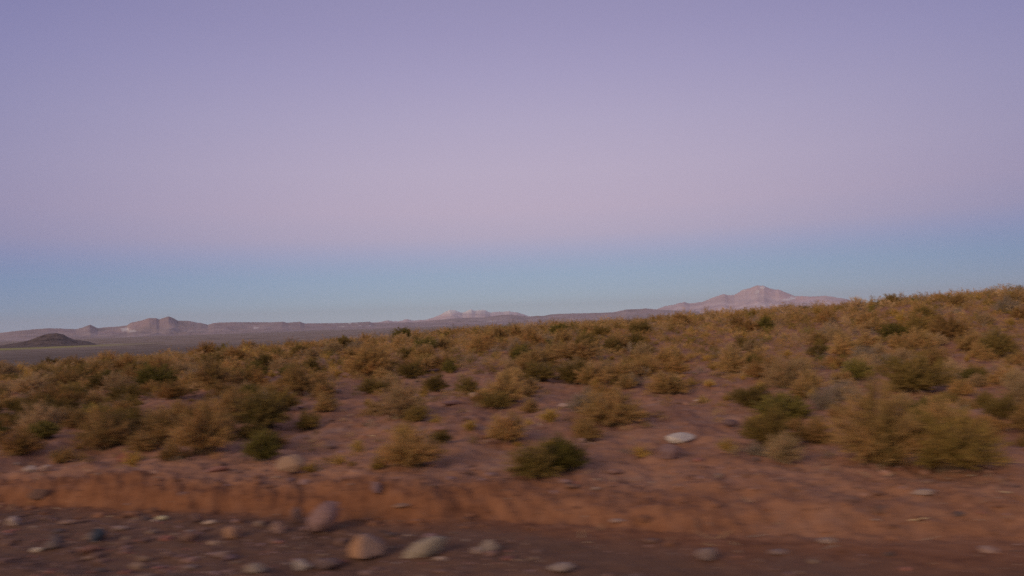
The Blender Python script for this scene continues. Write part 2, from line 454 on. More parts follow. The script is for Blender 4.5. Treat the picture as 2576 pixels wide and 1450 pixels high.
KINDS = {
    # stems, twigs per stem, upright, lobes, blade, width, height, core, inner
    'golden': dict(stems=230, per=62, upright=.60, lobes=7, blade=.058, bw=.0056, hgt=.70, core=.13, inner=.42),
    'straw':  dict(stems=190, per=42, upright=.65, lobes=6, blade=.065, bw=.0050, hgt=.74, core=.13, inner=.46),
    'olive':  dict(stems=220, per=62, upright=.50, lobes=6, blade=.050, bw=.0068, hgt=.62, core=.12, inner=.38),
    'green':  dict(stems=220, per=64, upright=.45, lobes=5, blade=.045, bw=.0080, hgt=.58, core=.12, inner=.26),
    'grey':   dict(stems=160, per=34, upright=.40, lobes=5, blade=.055, bw=.0050, hgt=.60, core=.16, inner=.30),
    'tuft':   dict(stems=70, per=22, upright=1.4, lobes=3, blade=.22, bw=.0130, hgt=.95, core=.14, inner=.05),
}
COLOURS = {   # foliage base colours (linear), two ends between which each plant lies
    'golden': ((.42, .232, .084), (.54, .340, .140)),
    'straw':  ((.48, .305, .150), (.56, .38, .20)),
    'olive':  ((.25, .170, .055), (.33, .215, .066)),
    'green':  ((.20, .162, .040), (.27, .215, .058)),
    'grey':   ((.30, .225, .15), (.40, .31, .215)),
    'tuft':   ((.48, .29, .075), (.55, .36, .11)),
}
WOODC = {'golden': (.30, .19, .10), 'straw': (.42, .31, .20), 'olive': (.22, .15, .10), 'green': (.20, .14, .10), 'grey': (.40, .31, .24), 'tuft': (.4, .27, .1)}
PROTO = {}
for ki, (kn, kw) in enumerate(KINDS.items()):
    for v in range({'golden': 5, 'olive': 4}.get(kn, 3)):
        V, Fq, tv, SV, SF = make_twigs(1000 + ki * 37 + v * 5, **kw)
        fm = mesh_from(f'{kn}_foliage', V, Fq, LEAF, False, {'tint': ('FLOAT', tv)})
        sm = mesh_from(f'{kn}_stems', SV, SF, WOOD, True)
        PROTO.setdefault(kn, []).append((fm, sm))
# coarser plants for the far mass
FARP = {}
for ki, (kn, kw) in enumerate(KINDS.items()):
    for v in range(3):
        k2 = dict(kw); k2['stems'] = 30; k2['per'] = 9; k2['bw'] = kw['bw'] * 3.0; k2['blade'] = kw['blade'] * 1.5
        FARP.setdefault(kn, []).append(make_twigs(2000 + ki * 31 + v, **k2)[:3])

def pick_colour(kind, rg):
    a, b = COLOURS[kind]; t = rg.random(); k = rg.uniform(.72, 1.18)
    return tuple(min(.9, (a[i] * (1 - t) + b[i] * t) * k) for i in range(3))

RG = random.Random(11)
NAMES = {'golden': ('shrub', 'shrub'), 'straw': ('shrub', 'shrub'), 'olive': ('shrub', 'shrub'), 'green': ('shrub', 'shrub'), 'grey': ('dry_shrub', 'dry shrub'), 'tuft': ('grass_tuft', 'grass tuft')}
GROUPS = {'golden': 'golden shrubs on the slope', 'straw': 'pale straw shrubs on the slope', 'olive': 'olive brown shrubs on the slope', 'green': 'dark green shrubs on the slope', 'grey': 'grey dry shrubs on the slope', 'tuft': 'yellow grass tufts on the slope'}

def plant(kind, P, w, h, label, parts=True, rz=None, var=None):
    nm, cat = NAMES[kind]
    fm, sm = PROTO[kind][var if var is not None else RG.randrange(len(PROTO[kind]))]
    hgt = KINDS[kind]['hgt']
    root = bpy.data.objects.new(nm, None); COL.objects.link(root)
    root.empty_display_size = .1
    root.location = P
    root.rotation_euler = (RG.uniform(-.06, .06), RG.uniform(-.06, .06), RG.uniform(0, 6.28) if rz is None else rz)
    root.scale = (w * .96, w * .96, h / hgt * .82)
    tag(root, label, cat, GROUPS[kind])
    f = link('foliage', fm, root); f.color = (*pick_colour(kind, RG), 1)
    s = link('stems', sm, root); s.color = (*WOODC[kind], 1)
    return root

# plants one can tell apart: px, base py, width, height, kind, short phrase, label
HAND = [
 (1030, 1192, 185, 122, 'golden', 'bushy golden shrub at the bank edge', 'bushy golden olive shrub standing at the very edge of the orange bank, mid picture'),
 (945, 1190, 46, 44, 'tuft', 'yellow tuft beside the bank-edge shrub', 'little yellow grass tuft at the foot of the golden shrub on the bank edge'),
 (1350, 1214, 175, 94, 'olive', 'grey-olive shrub on the bank', 'grey olive shrub on the bank, half in front of a dense green one'),
 (1436, 1202, 165, 108, 'green', 'dense green bank shrub', 'dense green shrub on the bank, merging with a grey olive shrub on its left'),
 (1283, 1126, 112, 98, 'golden', 'round olive-gold shrub', 'round olive gold shrub behind the grey olive bank shrub'),
 (1552, 1086, 190, 116, 'golden', 'broad golden mound shrub', 'broad golden mound of a shrub on bare soil, left of the white flat stone'),
 (1276, 1026, 142, 94, 'golden', 'dome-shaped golden shrub', 'neat dome shaped golden shrub on open red soil, mid slope'),
 (1000, 1062, 150, 118, 'straw', 'pale straw shrub', 'pale straw coloured shrub with an olive shrub at its right foot'),
 (1048, 1066, 80, 50, 'olive', 'low olive shrub', 'low olive shrub at the right foot of the pale straw shrub'),
 (500, 1158, 165, 152, 'golden', 'tall golden shrub', 'tall golden shrub above the bank, left of the soft green one'),
 (425, 1162, 80, 60, 'golden', 'small golden shrub', 'small golden shrub tucked against the left foot of the tall golden shrub'),
 (650, 1090, 170, 112, 'olive', 'wide brown-olive shrub', 'wide brown olive shrub behind the soft green shrub'),
 (575, 1070, 110, 96, 'golden', 'golden shrub beside the brown-olive one', 'golden shrub touching the left side of the wide brown olive shrub'),
 (650, 1172, 112, 92, 'green', 'soft green shrub', 'soft green shrub just above the bank and the tan boulder'),
 (770, 1090, 74, 68, 'olive', 'lone olive shrub', 'lone small olive shrub on bare soil right of the wide brown olive shrub'),
 (235, 1152, 190, 128, 'golden', 'heavy golden shrub', 'heavy golden shrub with dark gaps above the left stretch of bank'),
 (300, 1110, 130, 100, 'olive', 'olive shrub behind the heavy golden one', 'olive brown shrub right behind the heavy golden shrub above the left bank'),
 (25, 1152, 110, 78, 'golden', 'golden shrub cut by the frame', 'small golden shrub cut by the left edge of the picture above the bank'),
 (75, 1075, 120, 92, 'olive', 'olive shrub near the left edge', 'olive shrub of loose stems, second up from the bank at the left picture edge'),
 (740, 1004, 84, 98, 'golden', 'slim upright golden shrub', 'slim upright golden shrub, taller than wide, beside a smaller twin'),
 (815, 1012, 66, 62, 'golden', 'small twin golden shrub', 'small golden shrub, the shorter twin right of the slim upright one'),
 (613, 1012, 66, 44, 'green', 'small round green shrub', 'small round green shrub below a feathery golden shrub, left of the slim upright one'),
 (625, 985, 90, 72, 'golden', 'feathery golden shrub', 'feathery golden shrub right above the small round green one'),
 (512, 986, 110, 92, 'golden', 'full golden shrub', 'full rounded golden shrub right of the grey green thicket'),
 (372, 985, 132, 74, 'green', 'grey-green thicket', 'grey green thicket with bare sticks at its right end, left part of slope'),
 (1960, 1146, 160, 122, 'olive', 'dark olive mound', 'dark olive mound of a shrub just below the yellow green spreading one'),
 (2000, 1062, 180, 84, 'green', 'yellow-green spreading shrub', 'yellow green spreading shrub right above the dark olive mound'),
 (2085, 1036, 96, 76, 'grey', 'grey dry shrub', 'grey dry shrub leaning on the right end of the yellow green spreading shrub'),
 (2240, 1196, 300, 240, 'golden', 'huge golden-brown shrub', 'huge golden brown shrub, biggest of all, near the right end of the bank'),
 (2430, 1214, 270, 190, 'olive', 'huge dark olive shrub', 'huge dark olive shrub right of the huge golden brown one'),
 (1985, 986, 118, 108, 'straw', 'brown feathery shrub', 'brown feathery shrub on open soil left above the yellow green spreading one'),
 (1850, 950, 98, 78, 'golden', 'compact golden shrub', 'compact golden shrub with a small grey green one at its right side'),
 (1905, 932, 60, 50, 'green', 'small grey-green shrub', 'small grey green shrub at the right side of the compact golden shrub'),
 (2330, 1000, 210, 118, 'olive', 'broad olive-brown shrub', 'broad olive brown shrub behind and above the huge golden brown one'),
 (1690, 1000, 124, 74, 'golden', 'loose golden shrub', 'loose spreading golden shrub at the top of the bare soil patch'),
 (1565, 962, 120, 58, 'golden', 'low wide golden shrub', 'low wide golden shrub beside pale dead sticks, mid slope'),
 (1455, 958, 110, 62, 'straw', 'straw shrub beside the sticks', 'straw coloured shrub left of the low wide golden shrub'),
 (1460, 915, 150, 62, 'golden', 'bright golden shrub', 'bright golden broad shrub above the straw coloured one, mid slope'),
 (930, 958, 126, 104, 'golden', 'large brown-gold shrub', 'large brown gold shrub right of the twin shrubs, before the dense far scrub'),
 (1092, 992, 74, 62, 'olive', 'dark olive ball shrub', 'dark olive ball shaped shrub, left one of two behind the dome shaped golden shrub'),
 (1176, 1002, 72, 64, 'olive', 'second olive ball shrub', 'dark olive ball shaped shrub touching the left of the dome shaped golden shrub'),
 (1332, 932, 104, 62, 'golden', 'amber shrub', 'amber yellow shrub standing alone above the dome shaped golden shrub'),
 (1133, 942, 48, 46, 'green', 'little dark green shrub', 'little dark green shrub above the two olive ball shrubs'),
 (1015, 858, 72, 36, 'green', 'dark green crest shrub', 'dark green shrub just under the crest below the snowy range'),
 (1925, 836, 54, 46, 'green', 'dark green shrub below the volcano', 'dark green shrub under the crest directly below the highest mountain'),
 (2170, 962, 92, 66, 'green', 'olive-green shrub', 'olive green shrub below an orange gold one on the right part of slope'),
 (2128, 905, 92, 70, 'golden', 'orange-gold shrub', 'orange gold shrub right above the olive green one'),
 (1385, 1070, 62, 48, 'tuft', 'lone yellow tuft', 'lone yellow grass tuft on bare soil left of the broad golden mound'),
 (1182, 1092, 42, 38, 'tuft', 'small yellow tuft', 'small yellow grass tuft on bare soil left of the round olive gold shrub'),
 (898, 1142, 44, 42, 'tuft', 'small olive tuft', 'small dull grass tuft on bare soil left of the bank edge shrub'),
 (1480, 868, 60, 36, 'olive', 'dark olive shrub below the foothills', 'dark olive shrub under the crest, above the bright golden broad shrub'),
 (860, 858, 36, 26, 'green', 'small dark crest shrub', 'small dark green shrub on the crest under the flat mesas'),
 (2330, 812, 90, 46, 'olive', 'dark crest shrub', 'dark olive shrub right below the crest at the right'),
 (2215, 838, 84, 40, 'golden', 'gold shrub under the crest', 'gold shrub under the crest right of the volcano foot'),
 (2450, 965, 90, 50, 'green', 'green shrub at the far right', 'green shrub right of the broad olive brown one'),
 (2530, 910, 120, 84, 'olive', 'olive shrub at the right edge', 'olive shrub cut by the right edge above the huge dark olive one'),
 (1700, 918, 66, 46, 'golden', 'mid-slope golden shrub', 'rounded golden shrub above the loose spreading one, right of pale dead branches'),
 (155, 985, 120, 80, 'olive', 'olive shrub left of the thicket', 'olive shrub left of the grey green thicket with bare sticks'),
 (440, 1075, 100, 76, 'golden', 'golden shrub behind the tall one', 'golden shrub just behind and left of the tall golden shrub'),
 (2540, 1065, 100, 76, 'olive', 'olive shrub before the right edge', 'olive shrub at the right picture edge between bank and slope scrub'),
 (1620, 905, 60, 48, 'straw', 'straw shrub by the dead branches', 'pale straw shrub right of the pale dead branches'),
]
LAND = []         # landmarks: px, py, phrase
taken = []        # x, y, radius
n_plants = 0
for (px, py, w, h, kind, short, label) in HAND:
    P = ground_hit(px, py - h * .07)
    if P is None: P = ground_hit(px, py + 8)
    dist = (P - CAM) @ fw
    W, Hh = w / F * dist, h / F * dist
    P = P + np.array([0, W * .25, 0]); P[2] = gz(P[0], P[1]) - .02
    plant(kind, P, W, Hh, label)
    n_plants += 1
    LAND.append((px, py - h * .5, short, P))
    taken.append((P[0], P[1], W * .5))

# ------------------------------------------------------------------ rocks
def ico(sub):
    import bmesh
    bm = bmesh.new(); bmesh.ops.create_icosphere(bm, subdivisions=sub, radius=1)
    V = np.array([v.co[:] for v in bm.verts]); Fc = np.array([[v.index for v in f.verts] for f in bm.faces]); bm.free()
    return V, Fc
IV, IF = ico(4)
IV1, IF1 = ico(1)
def n3(V, s, seed): return (fbm(V[:, 0] * s + V[:, 2] * .7 * s, V[:, 1] * s - V[:, 2] * .6 * s, 3, seed) + fbm(V[:, 2] * s + 5, V[:, 0] * s + V[:, 1] * .5 * s, 3, seed + 50)) * .5
def rock_mesh(seed, facets, orange_face=False):
    rg = np.random.default_rng(seed)
    V = IV * (1 + .30 * n3(IV, .9, seed)[:, None])
    nrm = unit(rg.normal(size=(facets, 3)))
    for q in nrm:                                 # broken faces: flatten the stone along a few planes
        c = rg.uniform(.48, .78)
        t = V @ q
        V = V - np.where(t > c, (t - c) * .88, 0)[:, None] * q
    V = V * (1 + .10 * n3(V, 3, seed + 3)[:, None] + .05 * n3(V, 9, seed + 4)[:, None])
    V = V / np.abs(V).max(0)
    V[:, 2] = np.maximum(V[:, 2], -.75)
    st = np.zeros(len(V))
    if orange_face:
        ql, qr = unit(np.array([-.72, -.62, .30])), unit(np.array([.60, -.72, .35]))
        for q, c in ((ql, .22), (qr, .44)):
            t = V @ q
            V = V - np.where(t > c, (t - c) * .93, 0)[:, None] * q
        st = sstep(-.02, .05, V @ ql - .17 + .03 * n3(V, 5, seed)) * .8
    return mesh_from('rock', V, IF, ROCK, True, {'orange_face': ('FLOAT', st)})

def split_rock():
    import bmesh
    pts = [(-.20, -.80, -.65), (-.22, -.42, .95), (-.98, -.05, -.10), (-.88, -.25, -.65), (1.0, -.05, -.05), (.92, -.25, -.65), (.36, -.30, .55), (.05, .85, -.65), (.0, .60, .60), (-.62, .5, .25), (.72, .6, .2)]
    bm = bmesh.new()
    for p in pts: bm.verts.new(p)
    bmesh.ops.convex_hull(bm, input=bm.verts)
    bmesh.ops.subdivide_edges(bm, edges=bm.edges[:], cuts=9, use_grid_fill=True)
    bmesh.ops.triangulate(bm, faces=bm.faces[:])
    for _ in range(9): bmesh.ops.smooth_vert(bm, verts=bm.verts[:], factor=.5, use_axis_x=True, use_axis_y=True, use_axis_z=True)
    V = np.array([v.co[:] for v in bm.verts]); Fc = np.array([[v.index for v in f.verts] for f in bm.faces]); bm.free()
    V = V * (1 + .07 * n3(V, 2.5, 5)[:, None] + .04 * n3(V, 8, 6)[:, None])
    st = sstep(.02, -.06, V[:, 0] + .21 + .04 * n3(V, 4, 8)) * sstep(.25, .05, V[:, 1]) * .85  # left front side of the stone coloured orange
    return mesh_from('rock', V, Fc, ROCK, True, {'orange_face': ('FLOAT', st)})
PALE, BEIGE, TAN, PURP, DARK, BLUE, RED, BROWN, PINK, WHITE = (.32, .25, .205), (.33, .265, .20), (.29, .19, .135), (.27, .165, .155), (.105, .075, .07), (.05, .06, .085), (.31, .13, .10), (.20, .115, .085), (.30, .19, .155), (.42, .345, .30)
# centre px, base py, width, height, tilt, colour, facets, label
ROCKS = [
 (812, 1360, 84, 80, .55, PURP, 4, 'big purple brown boulder tilted to the right at the foot of the bank'),
 (746, 1324, 34, 42, .3, (.19, .12, .11), 3, 'dark upright stone just left of the big purple brown boulder'),
 (698, 1350, 32, 36, .4, (.33, .21, .18), 3, 'small pinkish brown stone, second to the left of the big purple boulder'),
 (916, 1422, 100, 72, .05, (.30, .20, .165), 7, 'angular rock with one orange face on the road, front centre'),
 (1070, 1408, 124, 44, .28, BEIGE, 3, 'long pale beige stone lying on the road right of the orange faced rock'),
 (1232, 1397, 64, 32, .15, PALE, 3, 'rounded pale grey stone on the road, rightmost of the clear pale stones'),
 (757, 1442, 46, 30, 0, WHITE, 3, 'whitish stone at the bottom edge below the big purple boulder'),
 (636, 1448, 50, 26, .1, PALE, 3, 'pale flat stone cut by the bottom edge, left of the whitish one'),
 (822, 1438, 72, 32, -.1, (.20, .135, .125), 4, 'low grey brown stone between the whitish stone and the orange faced rock'),
 (727, 1197, 76, 42, .1, (.36, .235, .165), 2, 'rounded tan boulder sitting on top of the bank below the soft green shrub'),
 (947, 1256, 26, 32, .1, (.26, .17, .18), 2, 'small purple grey stone stuck in the orange bank face'),
 (1717, 1120, 82, 26, .0, (.60, .53, .48), 3, 'white flat topped stone lying on the red slope'),
 (1686, 1165, 60, 40, .1, (.22, .14, .14), 4, 'dark purple stone right below the white flat stone'),
 (1780, 1420, 60, 38, .1, (.25, .18, .165), 4, 'dull grey stone on the road at lower right'),
 (1414, 1447, 66, 26, .1, (.30, .235, .215), 3, 'dull pale flat stone at the bottom edge, right of the rounded pale grey one'),
 (26, 1331, 34, 28, .1, (.50, .38, .33), 2, 'round pinkish white stone near the left edge below the bank'),
 (237, 1368, 48, 32, .1, BLUE, 6, 'sharp blue black stone on the road, lower left'),
 (403, 1313, 30, 14, .05, (.58, .50, .32), 2, 'small yellowish pale stone near the bank foot, left half'),
 (92, 1274, 52, 27, .1, BROWN, 4, 'dark brown lump at the bank foot near the left edge'),
 (581, 1363, 44, 40, .3, (.42, .24, .155), 4, 'orange brown stone with a flat top left of the pinkish brown one'),
 (129, 1390, 50, 27, .1, (.17, .13, .125), 4, 'dark grey stone lower left, beside a pale pebble'),
 (90, 1393, 32, 12, .05, (.52, .42, .33), 3, 'pale tan pebble touching the dark grey stone at lower left'),
 (218, 1398, 52, 18, .05, (.24, .125, .10), 3, 'flat reddish stone below the blue black one'),
 (228, 1385, 14, 10, .05, PALE, 3, 'tiny pale stone between the blue black and the flat reddish ones'),
 (420, 1408, 32, 18, .1, PINK, 3, 'pale pinkish stone at lower left right of a tan chip'),
 (355, 1416, 36, 14, .05, TAN, 3, 'tan chip of stone left of the pale pinkish one'),
 (470, 1369, 56, 22, .1, (.19, .11, .09), 4, 'low dark brown stone left of the orange brown stone'),
 (492, 1322, 22, 24, .2, (.19, .115, .10), 4, 'dark upright pebble right below the bank, beside a pale flat pebble'),
 (524, 1326, 36, 10, .05, (.45, .33, .26), 3, 'pale flat pebble at the bank foot beside the dark upright one'),
 (72, 1190, 34, 18, .1, (.45, .34, .29), 3, 'pale stone at the bank top near the left edge, left of its smaller pair'),
 (112, 1190, 30, 16, .1, (.38, .27, .235), 3, 'smaller dusky stone paired with a pale one at the bank top near the left edge'),
 (313, 1169, 50, 26, .2, RED, 4, 'smooth red stone in front of the heavy golden shrub'),
 (546, 1190, 58, 13, .05, (.34, .17, .135), 3, 'low reddish slab on the bank top below the tall golden shrub'),
 (849, 991, 28, 10, 0, (.42, .29, .26), 2, 'small pink flat stone on the slope below the twin golden shrubs'),
 (1192, 1002, 26, 12, 0, (.48, .34, .26), 2, 'small tan stone at the left foot of the dome shaped golden shrub'),
 (1400, 957, 26, 11, 0, (.45, .31, .23), 2, 'small tan stone left of the straw coloured shrub, mid slope'),
 (1420, 1026, 32, 9, 0, (.46, .33, .29), 2, 'pale flat stone right of the dome shaped golden shrub'),
 (1757, 1014, 26, 8, 0, (.50, .38, .33), 2, 'small pale chip on bare soil right of the loose golden shrub'),
 (1840, 1080, 46, 16, 0, (.17, .11, .11), 3, 'dark low stone on bare soil left of the dark olive mound'),
 (2142, 985, 34, 12, 0, (.15, .09, .08), 3, 'dark flat stone below the olive green shrub at right'),
 (1140, 1022, 60, 10, 0, (.30, .165, .14), 3, 'low reddish slab left of the dome shaped golden shrub'),
 (1110, 1092, 40, 14, 0, (.33, .18, .15), 3, 'low dusty red stone right of the low olive shrub'),
 (1216, 1110, 30, 12, 0, (.27, .13, .11), 3, 'small dark red stone left of the round olive gold shrub'),
 (1545, 1196, 50, 14, 0, (.28, .165, .14), 3, 'low brown stone on the bank top right of the dense green shrub'),
 (1640, 1368, 40, 12, .05, (.20, .12, .10), 3, 'flat dark stone on the road right of centre'),
 (1555, 1322, 40, 12, 0, (.34, .235, .20), 3, 'pale low stone at the bank foot right of centre'),
 (1960, 1400, 46, 14, 0, (.27, .185, .165), 3, 'flat dull stone on the road right of the dull grey one'),
 (2085, 1372, 44, 12, .05, (.31, .22, .19), 3, 'flat pale brown stone at the bank foot, right half'),
 (2330, 1252, 60, 14, .05, (.36, .27, .235), 3, 'pale slab on the bank top before the huge golden brown shrub'),
 (672, 1442, 26, 14, .1, (.22, .15, .13), 3, 'small brown stone between two pale ones at the bottom edge'),
 (552, 1408, 46, 16, .05, (.24, .16, .14), 4, 'low brown stone at lower left below the orange brown one'),
 (300, 1340, 34, 12, .05, (.33, .23, .19), 3, 'flat dusty stone right of the blue black stone'),
 (165, 1322, 40, 12, .05, (.30, .19, .15), 3, 'flat brown stone left above the blue black one'),
 (1010, 1300, 44, 12, 0, (.30, .18, .13), 3, 'crumbled clod at the bank foot right of the big purple boulder'),
 (385, 1196, 30, 12, .0, (.36, .22, .18), 3, 'small reddish stone at bank top between the red stone and reddish slab'),
]
rock_xy = []
for ri, (px, py, w, h, tilt, colr, fac, label) in enumerate(ROCKS):
    P = ground_hit(px, py - h * .12)
    dist = (P - CAM) @ fw
    W, Hh = w / F * dist, h / F * dist
    me = split_rock() if ri == 3 else rock_mesh(300 + ri * 7 if ri else 311, fac + 3 if ri else 3)
    o = link('rock', me)
    depth = min(W * .75, max(Hh, W * .5))
    P = P + np.array([0, depth * .4, 0])
    P[2] = gz(P[0], P[1])
    o.location = (P[0], P[1], P[2] + Hh * .40)
    o.scale = (W / 2, depth / 2, Hh * .60)
    o.rotation_euler = (RG.uniform(-.1, .1), -tilt, 0 if ri == 3 else RG.uniform(-.35, .35))
    if ri == 0: o.scale = (W * .58, depth / 2, Hh * .43); o.location.z += Hh * .06; o.rotation_euler = (.05, -.72, .1)
    if ri == 3: o.scale = (W / 2, W * .42, Hh * .58); o.rotation_euler = (0, 0, .05)
    o.color = (*colr, 1)
    tag(o, label, 'rock', 'rocks along the road and slope')
    rock_xy.append((P[0], P[1], W * .5))
    taken.append((P[0], P[1], W * .5))
    LAND.append((px, py, None, P))

# dead branches: pale bare sticks lying and leaning
def branch_mesh(seed, n, spread, lean, rad=.012):
    rg = np.random.default_rng(seed)
    VV, FF, off = [], [], 0
    for s in range(n):
        a = rg.normal(lean, spread); L = rg.uniform(.6, 1.0); y = rg.normal(0, .12)
        b = np.array([rg.normal(0, .05), y * .3, -.02]); tip = b + np.array([math.sin(a) * L, y, abs(math.cos(a)) * L * .75])
        def rod(b, tip, r0_, r1_, seg=6):
            nonlocal off
            side = unit(np.cross(tip - b, np.array([.1, 1, .2]))); s2 = unit(np.cross(tip - b, side))
            bow = rg.normal(0, .06, 3)
            for q in range(seg):
                t = q / (seg - 1); p = b + (tip - b) * t + bow * math.sin(t * math.pi); r = r0_ + (r1_ - r0_) * t
                for k in range(5): VV.append(p + r * (math.cos(k * 1.2566) * side + math.sin(k * 1.2566) * s2))
            for q in range(seg - 1):
                for k in range(5): FF.append([off + q * 5 + k, off + q * 5 + (k + 1) % 5, off + q * 5 + 5 + (k + 1) % 5, off + q * 5 + 5 + k])
            off += seg * 5
        rod(b, tip, rad, rad * .4)
        for _ in range(3):
            t = rg.uniform(.35, .8); p = b + (tip - b) * t
            rod(p, p + (tip - b) * rg.uniform(.2, .4) + rg.normal(0, .12, 3), rad * .5, rad * .2, 4)
    return mesh_from('dead_branch', np.array(VV), np.array(FF), WOOD, True)
for (px, py, w, h, seed, n, spread, lean, label) in [
        (1592, 887, 46, 32, 1, 7, .55, .2, 'pale dead branches fanning out of the scrub, mid slope'),
        (1620, 952, 34, 36, 2, 6, .30, .35, 'pale dead sticks leaning right beside the low wide golden shrub'),
        (1300, 862, 44, 14, 3, 5, .5, .9, 'white dead stick lying under the crest below the snowy range'),
        (450, 938, 70, 34, 4, 7, .35, 1.0, 'grey dead sticks lying at the right end of the grey green thicket'),
        (330, 1130, 60, 34, 5, 6, .35, .9, 'grey bare sticks at the right foot of the heavy golden shrub')]:
    P = ground_hit(px, py)
    if P is None: continue
    dist = (P - CAM) @ fw
    o = link('dead_branch', branch_mesh(60 + seed, n, spread, lean))
    P[2] = gz(P[0], P[1]); o.location = P; o.scale = (w / F * dist,) * 2 + (h / F * dist * 1.3,)
    o.color = (.60, .50, .38, 1) if seed < 4 else (.30, .25, .21, 1)
    tag(o, label, 'dead branch', 'dead branches among the shrubs')
    taken.append((P[0], P[1], .1))

# ------------------------------------------------------------------ scrub filling the slope
BARE = [  # open soil: centre px, py, half width, half height
 (800, 1115, 95, 70), (880, 1025, 45, 55), (1170, 1130, 60, 70), (1130, 1050, 60, 26), (1400, 1010, 55, 60), (1680, 1110, 180, 75), (1790, 1020, 100, 55), (1620, 1165, 230, 62),
 (1800, 1190, 110, 60), (1415, 1000, 60, 40), (330, 1170, 120, 26), (560, 1190, 560, 18), (690, 960, 45, 24), (1250, 970, 40, 20), (1130, 965, 120, 22), (1380, 1100, 60, 50), (860, 960, 24, 24), (2150, 1100, 50, 60), (1760, 950, 50, 30), (2080, 1170, 70, 60), (980, 1120, 90, 30), (620, 1040, 60, 14), (420, 1030, 90, 24), (90, 1120, 70, 16)]
cand = []
rs = np.random.default_rng(5)
N = 52000
ys = np.sqrt(rs.uniform(7.0 ** 2, 58.0 ** 2, N)); xs = (rs.uniform(-.95, 1.05, N)) * ys
D = bank_d(xs, ys)
zz = height(xs, ys)
PX, PY, _ = project(np.stack([xs, ys, zz], -1))
clump = fbm(xs * .35, ys * .35, 3, 91)
cells = {}
def free(x, y, r):
    gx, gy = int(math.floor(x / 1.5)), int(math.floor(y / 1.5))
    for i in (-1, 0, 1):
        for j in (-1, 0, 1):
            for (ax, ay, ar) in cells.get((gx + i, gy + j), ()):
                if math.hypot(ax - x, ay - y) < (ar + r) * .72: return False
    return True
def put(x, y, r): cells.setdefault((int(math.floor(x / 1.5)), int(math.floor(y / 1.5))), []).append((x, y, r))
for t in taken: put(*t)
for i in range(N):
    x, y = float(xs[i]), float(ys[i])
    if D[i] < 1.1: continue
    px, py = PX[i], PY[i]
    if any(((px - a) / c) ** 2 + ((py - b) / d) ** 2 < 1 for a, b, c, d in BARE): continue
    dens = 1.0 if y > 13 else (.85 if px < 720 else .5 if px > 2050 else .18)
    if rs.random() > dens * (1.0 + .9 * float(clump[i])): continue
    u = rs.random()
    far = y > 14
    tint = float(fbm(np.array([x * .3]), np.array([y * .3]), 2, 97)[0])
    if u < .46 - .2 * tint: kind = 'golden'
    elif u < .62: kind = 'straw'
    elif u < .81: kind = 'olive'
    elif u < (.88 if y > 15 else .83): kind = 'green'
    elif u < .975: kind = 'grey'
    else: kind = 'tuft'
    w = rs.lognormal((-.80 + .24 * min(max((y - 18) / 14, 0), 1)) if far else -.72, .40)
    w = min(max(w, .20), 1.05)
    if not far and px > 720: w *= .7
    if px < 720: w *= 1.05
    if kind == 'tuft': w *= .45
    h = w * (KINDS[kind]['hgt'] if kind != 'tuft' else .9) * rs.uniform(.8, 1.15)
    if not free(x, y, w * .5): continue
    put(x, y, w * .5)
    cand.append((x, y, w, h, kind, px, py))

ca = np.array([c[:4] for c in cand])          # keep what still shows over the ground before it
ts = np.linspace(.3, .97, 40)[None]
top = height(ca[:, 0], ca[:, 1]) + ca[:, 3]
lz = HC + (top[:, None] - HC) * ts
ok = (lz > height(ca[:, :1] * ts, ca[:, 1:2] * ts, False) + .06).all(1)
cand = [c for c, k in zip(cand, ok) if k]
outside = [c for c in cand if not -60 < c[5] < 2640]
cand = [c for c in cand if -60 < c[5] < 2640]
cand.sort(key=lambda c: -(c[2] * c[3]) / (c[1] ** 2))
LIMIT = 292
single, mass = cand[:LIMIT], cand[LIMIT:] + outside
print('plants: hand', n_plants, 'single', len(single), 'mass', len(mass))

# labels: colour and size, then where it stands seen from a plant or rock one can find
SHORT_LAND = [(a, b, c) for a, b, c, _ in LAND if c]
SIZE = lambda w: 'large' if w > .70 else ('small' if w < .40 else 'medium')
KWORD = {'golden': 'golden shrub', 'straw': 'pale straw shrub', 'olive': 'olive brown shrub', 'green': 'dark green shrub', 'grey': 'grey dry shrub', 'tuft': 'yellow grass tuft'}
ORD = ['', 'second', 'third', 'fourth', 'fifth', 'sixth', 'seventh', 'eighth', 'ninth', 'tenth']
rows = {}
for c in single:
    x, y, w, h, kind, px, py = c
    cy = py - h * F / y * .5
    best = min(SHORT_LAND, key=lambda L: ((L[0] - px) ** 2 + (2.0 * (L[1] - cy)) ** 2))
    dx, dy = px - best[0], (cy - best[1]) * 2
    hor = 'right' if dx > 0 else 'left'
    if abs(dy) < abs(dx) * .4: rel = f'{hor} of'
    elif abs(dx) < abs(dy) * .4: rel = 'above' if dy < 0 else 'below'
    else: rel = f'{"above" if dy < 0 else "below"} and {hor} of'
    rows.setdefault((SIZE(w), kind, rel, best[2]), []).append((math.hypot(dx, dy), c))
for (sz, kind, rel, phrase), members in rows.items():
    members.sort(key=lambda m: m[0])
    for i, (_, c) in enumerate(members):
        x, y, w, h = c[:4]
        o_ = (ORD[min(i, 9)] + ' nearest ') if i else ('' if len(members) == 1 else 'nearest ')
        lb = f'{o_}{sz} {KWORD[kind]} {rel} the {phrase}'
        while len(lb.replace('-', ' ').split()) > 16:
            lb = lb.replace('nearest ', '', 1) if 'nearest ' in lb else lb.replace(' and ', ' ', 1) if ' and ' in lb else lb.replace(' the ', ' ', 1)
        plant(kind, (x, y, gz(x, y) - .015), w, h, lb)

